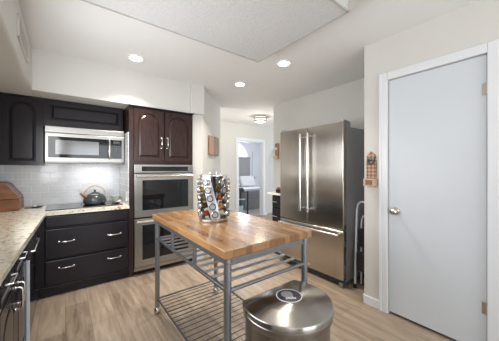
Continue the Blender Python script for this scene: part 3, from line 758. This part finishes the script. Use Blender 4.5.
for y in (FY0+.028, FY1-.028):
    t = bm_new(); box(t, (FXf-.004, y-.026, 0), (FXf+.11, y+.026, .052), .006); obj('foot', t, 'greymetal', r)
    t = bm_new(); box(t, (FXf+.015, y-.024, 1.846), (FXf+.12, y+.024, 1.872), .008); box(t, (FXf+.08, y-.022, 1.80), (FXf+.16, y+.022, 1.862), .004); obj('hinge_cover', t, 'sidegrey', r)

# ------------------------------------------------------------------ folded step stool beside the fridge
r = thing('step_stool', 'folded pale tubular step stool leaning between refrigerator and wall', 'step stool', (2.62, 1.33, 0))
def arch_pts(y0, y1, x0, x1, ztop):
    q = [Vector(v) for v in arch_raw(y0, y1, x0, x1, ztop)]
    return [v + Vector((0, .055*v.z/.945, 0)) for v in q]
def arch_raw(y0, y1, x0, x1, ztop):
    p = [(x0, y0, .02), (x1-.02, y0+.005, ztop-.10)]
    for k in range(9):
        a = PI*k/8; p.append((x1, (y0+y1)/2-(y1-y0)/2*math.cos(a)*.95, ztop-.07+.07*math.sin(a)))
    p += [(x1-.02, y1-.005, ztop-.10), (x0, y1, .02)]
    return p
t = bm_new(); tube(t, arch_pts(1.265, 1.405, 2.56, 2.70, .945), .0125, 10); obj('front_frame', t, 'bluegrey', r, smooth=True)
t = bm_new(); tube(t, arch_pts(1.285, 1.385, 2.66, 2.745, .78), .0105, 10); obj('rear_frame', t, 'bluegrey', r, smooth=True)
for z, x in ((.30, 2.585), (.56, 2.625)):
    t = bm_new(); box(t, (x-.012, 1.272, z-.11), (x+.055, 1.398, z+.09), .008)
    for k in range(4): box(t, (x-.015, 1.285, z-.08+.04*k), (x-.012, 1.385, z-.06+.04*k))
    obj('tread', t, 'black', r)
for y in (1.265, 1.405):
    t = bm_new(); lathe(t, (2.56, y, 0), [(0, 0), (.018, 0), (.018, .045), (0, .045)], 12); obj('rubber_foot', t, 'black', r, smooth=True)

# ------------------------------------------------------------------ wall bottle opener by the door
r = thing('bottle_opener', 'plaid wooden wall bottle opener with catch box left of white door', 'bottle opener', (XR, 1.117, 1.155))
t = bm_new()
prism(t, [(1.072, 1.175), (1.162, 1.175), (1.162, 1.40), (1.150, 1.415), (1.158, 1.435), (1.148, 1.462), (1.117, 1.488), (1.086, 1.462), (1.076, 1.435), (1.084, 1.415), (1.072, 1.40)], lambda u, v, w: Vector((w, u, v)), XR-.016, XR-.001)
obj('backboard', t, 'plaid', r)
t = bm_new()
tube(t, [(XR-.030, 1.117+.028*math.cos(a), 1.392+.020*math.sin(a)) for a in [2*PI*k/14 for k in range(14)]], .006, 8, closed=True)
box(t, (XR-.034, 1.082, 1.400), (XR-.016, 1.152, 1.425), .004); box(t, (XR-.026, 1.098, 1.360), (XR-.016, 1.136, 1.40), .003)
obj('opener', t, 'wire', r, smooth=True)
t = bm_new()
y0, y1, z0, z1, x0, x1 = 1.064, 1.170, 1.158, 1.228, XR-.062, XR-.016
box(t, (x0, y0, z0), (x1, y1, z0+.008)); box(t, (x0, y0, z0), (x0+.008, y1, z1)); box(t, (x0, y0, z0), (x1, y0+.008, z1)); box(t, (x0, y1-.008, z0), (x1, y1, z1))
cb_ = obj('catch_box', t, 'tanwood', r)
t = bm_new(); box(t, (x0-.0015, y0+.020, z0+.012), (x0, y1-.020, z1-.012)); obj('front_panel', t, 'darkboard', cb_)

# ------------------------------------------------------------------ ceiling lights and vent
for (x, y), lab in zip(((.609, 2.817), (1.972, 1.926), (1.964, 2.781)), ('recessed ceiling light above the cooktop corner, leftmost one', 'recessed ceiling light beside the corner of the dropped ceiling panel', 'recessed ceiling light before the hall, between ovens and refrigerator')):
    r = thing('recessed_light', lab, 'ceiling light', (x, y, H-.01), 'recessed ceiling lights')
    t = bm_new(); lathe(t, (x, y, H-.0105), [(.062, .004), (.066, 0), (.088, .002), (.092, .010), (.062, .010)], 36); obj('trim_ring', t, 'white', r, smooth=True)
    t = bm_new(); lathe(t, (x, y, H-.009), [(0, 0), (.0635, 0), (.0635, .008), (0, .008)], 32); obj('lens', t, 'bulb', r)
    disk_lamp('recessed_lamp', (x, y, H-.014), 8, (1.0, 0.93, 0.82), .12, math.radians(105))
x, y = 3.55, 4.22
r = thing('flush_light', 'round flush ceiling light with two bronze bands in the hall', 'ceiling light', (x, y, H-.13))
t = bm_new(); lathe(t, (x, y, H-.018), [(0, 0), (.135, 0), (.140, .006), (.140, .0175), (0, .0175)], 32); obj('canopy', t, 'bronze', r, smooth=True)
t = bm_new(); lathe(t, (x, y, H-.128), [(0, 0), (.120, .002), (.130, .010), (.130, .110), (0, .110)], 32); obj('glass_drum', t, 'shadeglass', r, smooth=True)
for z in (H-.122, H-.062):
    t = bm_new(); lathe(t, (x, y, z), [(.132, 0), (.148, 0), (.148, .026), (.132, .026), (.132, 0)], 32); obj('band', t, 'bronze', r, smooth=True)
ml = area('microwave_task_lamp', (.30, 3.62, 1.385), (0, 0, 0), .30, .10, 0.7, (1.0, 0.97, 0.92))
l_ = bpy.data.lights.new('flush_lamp', 'POINT'); l_.energy = 9; l_.color = (1, .90, .76); l_.shadow_soft_size = .1
lo = bpy.data.objects.new('flush_lamp', l_); C.objects.link(lo); lo.location = (x, y, H-.20)
r = thing('air_vent', 'white slotted air vent on the left soffit face near ceiling', 'air vent', (-.262, 2.52, 2.20))
t = bm_new(); 
for a, b in (((2.26, 2.225), (2.79, 2.243)), ((2.26, 2.367), (2.79, 2.385)), ((2.26, 2.225), (2.28, 2.385)), ((2.77, 2.225), (2.79, 2.385))): box(t, (-.262, a[0], a[1]), (-.250, b[0], b[1]), .002)
obj('frame', t, 'wall', r)
t = bm_new()
for k in range(7): obox(t, (-.258, 2.525, 2.252+.0175*k), (.012, .49, .003), Matrix.Rotation(math.radians(35), 4, 'Y'))
obj('louvre', t, 'wall', r)

# ------------------------------------------------------------------ hall nook beside the fridge
r = thing('hall_cabinet', 'dark drawer cabinet with white top just past the refrigerator', 'cabinet', (2.92, 2.85, 0))
t = bm_new(); box(t, (2.755, 2.52, .08), (3.135, 2.955, .893)); box(t, (2.80, 2.52, 0), (3.135, 2.955, .08)); obj('body', t, 'espresso', r)
for z0, z1 in ((.70, .87), (.42, .68), (.11, .40)):
    t = bm_new(); box(t, (2.738, 2.54, z0), (2.755, 2.945, z1), .003); d = obj('drawer', t, 'espresso', r)
    t = bm_new(); tube(t, [(2.738, 2.80, (z0+z1)/2), (2.705, 2.80, (z0+z1)/2), (2.705, 2.93, (z0+z1)/2), (2.738, 2.93, (z0+z1)/2)], .006, 8); obj('handle', t, 'bright', d, smooth=True)
t = bm_new(); box(t, (2.72, 2.50, .8935), (3.138, 3.05, .925), .004); obj('top', t, 'offwhite', r)
r = thing('coffee_grinder', 'small black box on the white top past the refrigerator', 'appliance', (2.80, 2.82, .9255))
t = bm_new(); box(t, (2.755, 2.70, .9255), (2.87, 2.885, .985), .008); obj('body', t, 'black', r)
t = bm_new(); box(t, (2.765, 2.71, .9855), (2.86, 2.875, 1.02), .010); obj('lid', t, 'darkboard', r)
r = thing('wall_plaque', 'narrow reddish wooden plaque on the wall left of the refrigerator', 'plaque', (3.14, 3.235, 1.50))
t = bm_new(); box(t, (3.122, 3.19, 1.505), (3.139, 3.285, 1.80), .004); obj('board', t, 'plaid', r)
t = bm_new(); box(t, (3.085, 3.182, 1.505), (3.122, 3.293, 1.565), .004); obj('ledge', t, 'tanwood', r)
t = bm_new(); lathe(t, (3.122, 3.237, 1.70), [(0, .012), (.022, .010), (.026, 0), (0, 0)], 16, rot=Matrix.Rotation(-PI/2, 4, 'Y')); obj('rosette', t, 'nickel', r, smooth=True)

# ------------------------------------------------------------------ bedroom beyond the doorway
r = thing('window_shade', 'grey fabric shade drawn under the arched bedroom window', 'window shade', (5.42, 7.95, .95))
t = bm_new(); box(t, (4.75, 7.955, 1.00), (6.14, 7.975, 1.77), .004)
for k in range(4): tube(t, [(4.75, 7.953, 1.16+.15*k), (6.14, 7.953, 1.16+.15*k)], .008, 6)
obj('fabric', t, 'shade', r)
t = bm_new(); box(t, (4.74, 7.94, 1.765), (6.16, 7.995, 1.805), .004); obj('head_rail', t, 'greymetal', r)
r = thing('bed', 'bed with white duvet and grey skirt in the bedroom beyond doorway', 'bed', (5.3, 6.9, 0))
t = bm_new(); box(t, (4.55, 6.15, .0), (6.30, 7.90, .40), .02); obj('frame', t, 'fabric_g', r)
t = bm_new(); box(t, (4.58, 6.18, .402), (6.28, 7.88, .60), .06, 4); obj('mattress', t, 'fabric_w', r, smooth=True)
t = bm_new(); box(t, (4.53, 6.13, .34), (6.32, 6.75, .625), .05, 4); obj('throw_blanket', t, 'fabric_g', r, smooth=True)
for k, x in enumerate((5.02, 5.80)):
    t = bm_new(); box(t, (-.34, -.22, -.07), (.34, .22, .07), .06, 4); t.transform(Matrix.Translation((x, 7.70, .835)) @ Matrix.Rotation(math.radians(62), 4, 'X') )
    p = obj('pillow', t, 'fabric_w', None, smooth=True, origin=(x, 7.66, .62))
    tag(p, ('left' if k == 0 else 'right') + ' white bed pillow leaning under the grey window shade', 'pillow', 'bed pillows')
r = thing('side_table', 'black open side table inside the bedroom doorway', 'table', (3.94, 5.72, 0))
t = bm_new(); box(t, (3.70, 5.52, .655), (4.20, 5.90, .685), .004); obj('tabletop', t, 'black', r)
for x in (3.72, 4.18):
    for y in (5.54, 5.88):
        t = bm_new(); box(t, (x-.016, y-.016, 0), (x+.016, y+.016, .655)); obj('leg', t, 'black', r)
t = bm_new(); box(t, (3.72, 5.54, .42), (4.18, 5.88, .44)); obj('shelf', t, 'black', r)
r = thing('basket', 'pale blue woven basket on the floor under the black side table', 'basket', (3.95, 5.70, 0))
t = bm_new(); lathe(t, (3.95, 5.70, .002), [(0, 0), (.12, 0), (.15, .12), (.155, .26), (.145, .26), (.14, .12), (.11, .012), (0, .012)], 26); obj('shell', t, 'bin_blue', r, smooth=True)
r = thing('folded_clothes', 'dark folded cloth stacked on the black bedroom side table', 'clothes', (3.88, 5.7, .686))
t = bm_new(); box(t, (3.73, 5.56, .6858), (4.10, 5.84, .74), .02, 3); obj('lower_fold', t, 'black', r, smooth=True)
t = bm_new(); box(t, (3.75, 5.58, .7405), (4.07, 5.82, .78), .018, 3); obj('upper_fold', t, 'black', r, smooth=True)
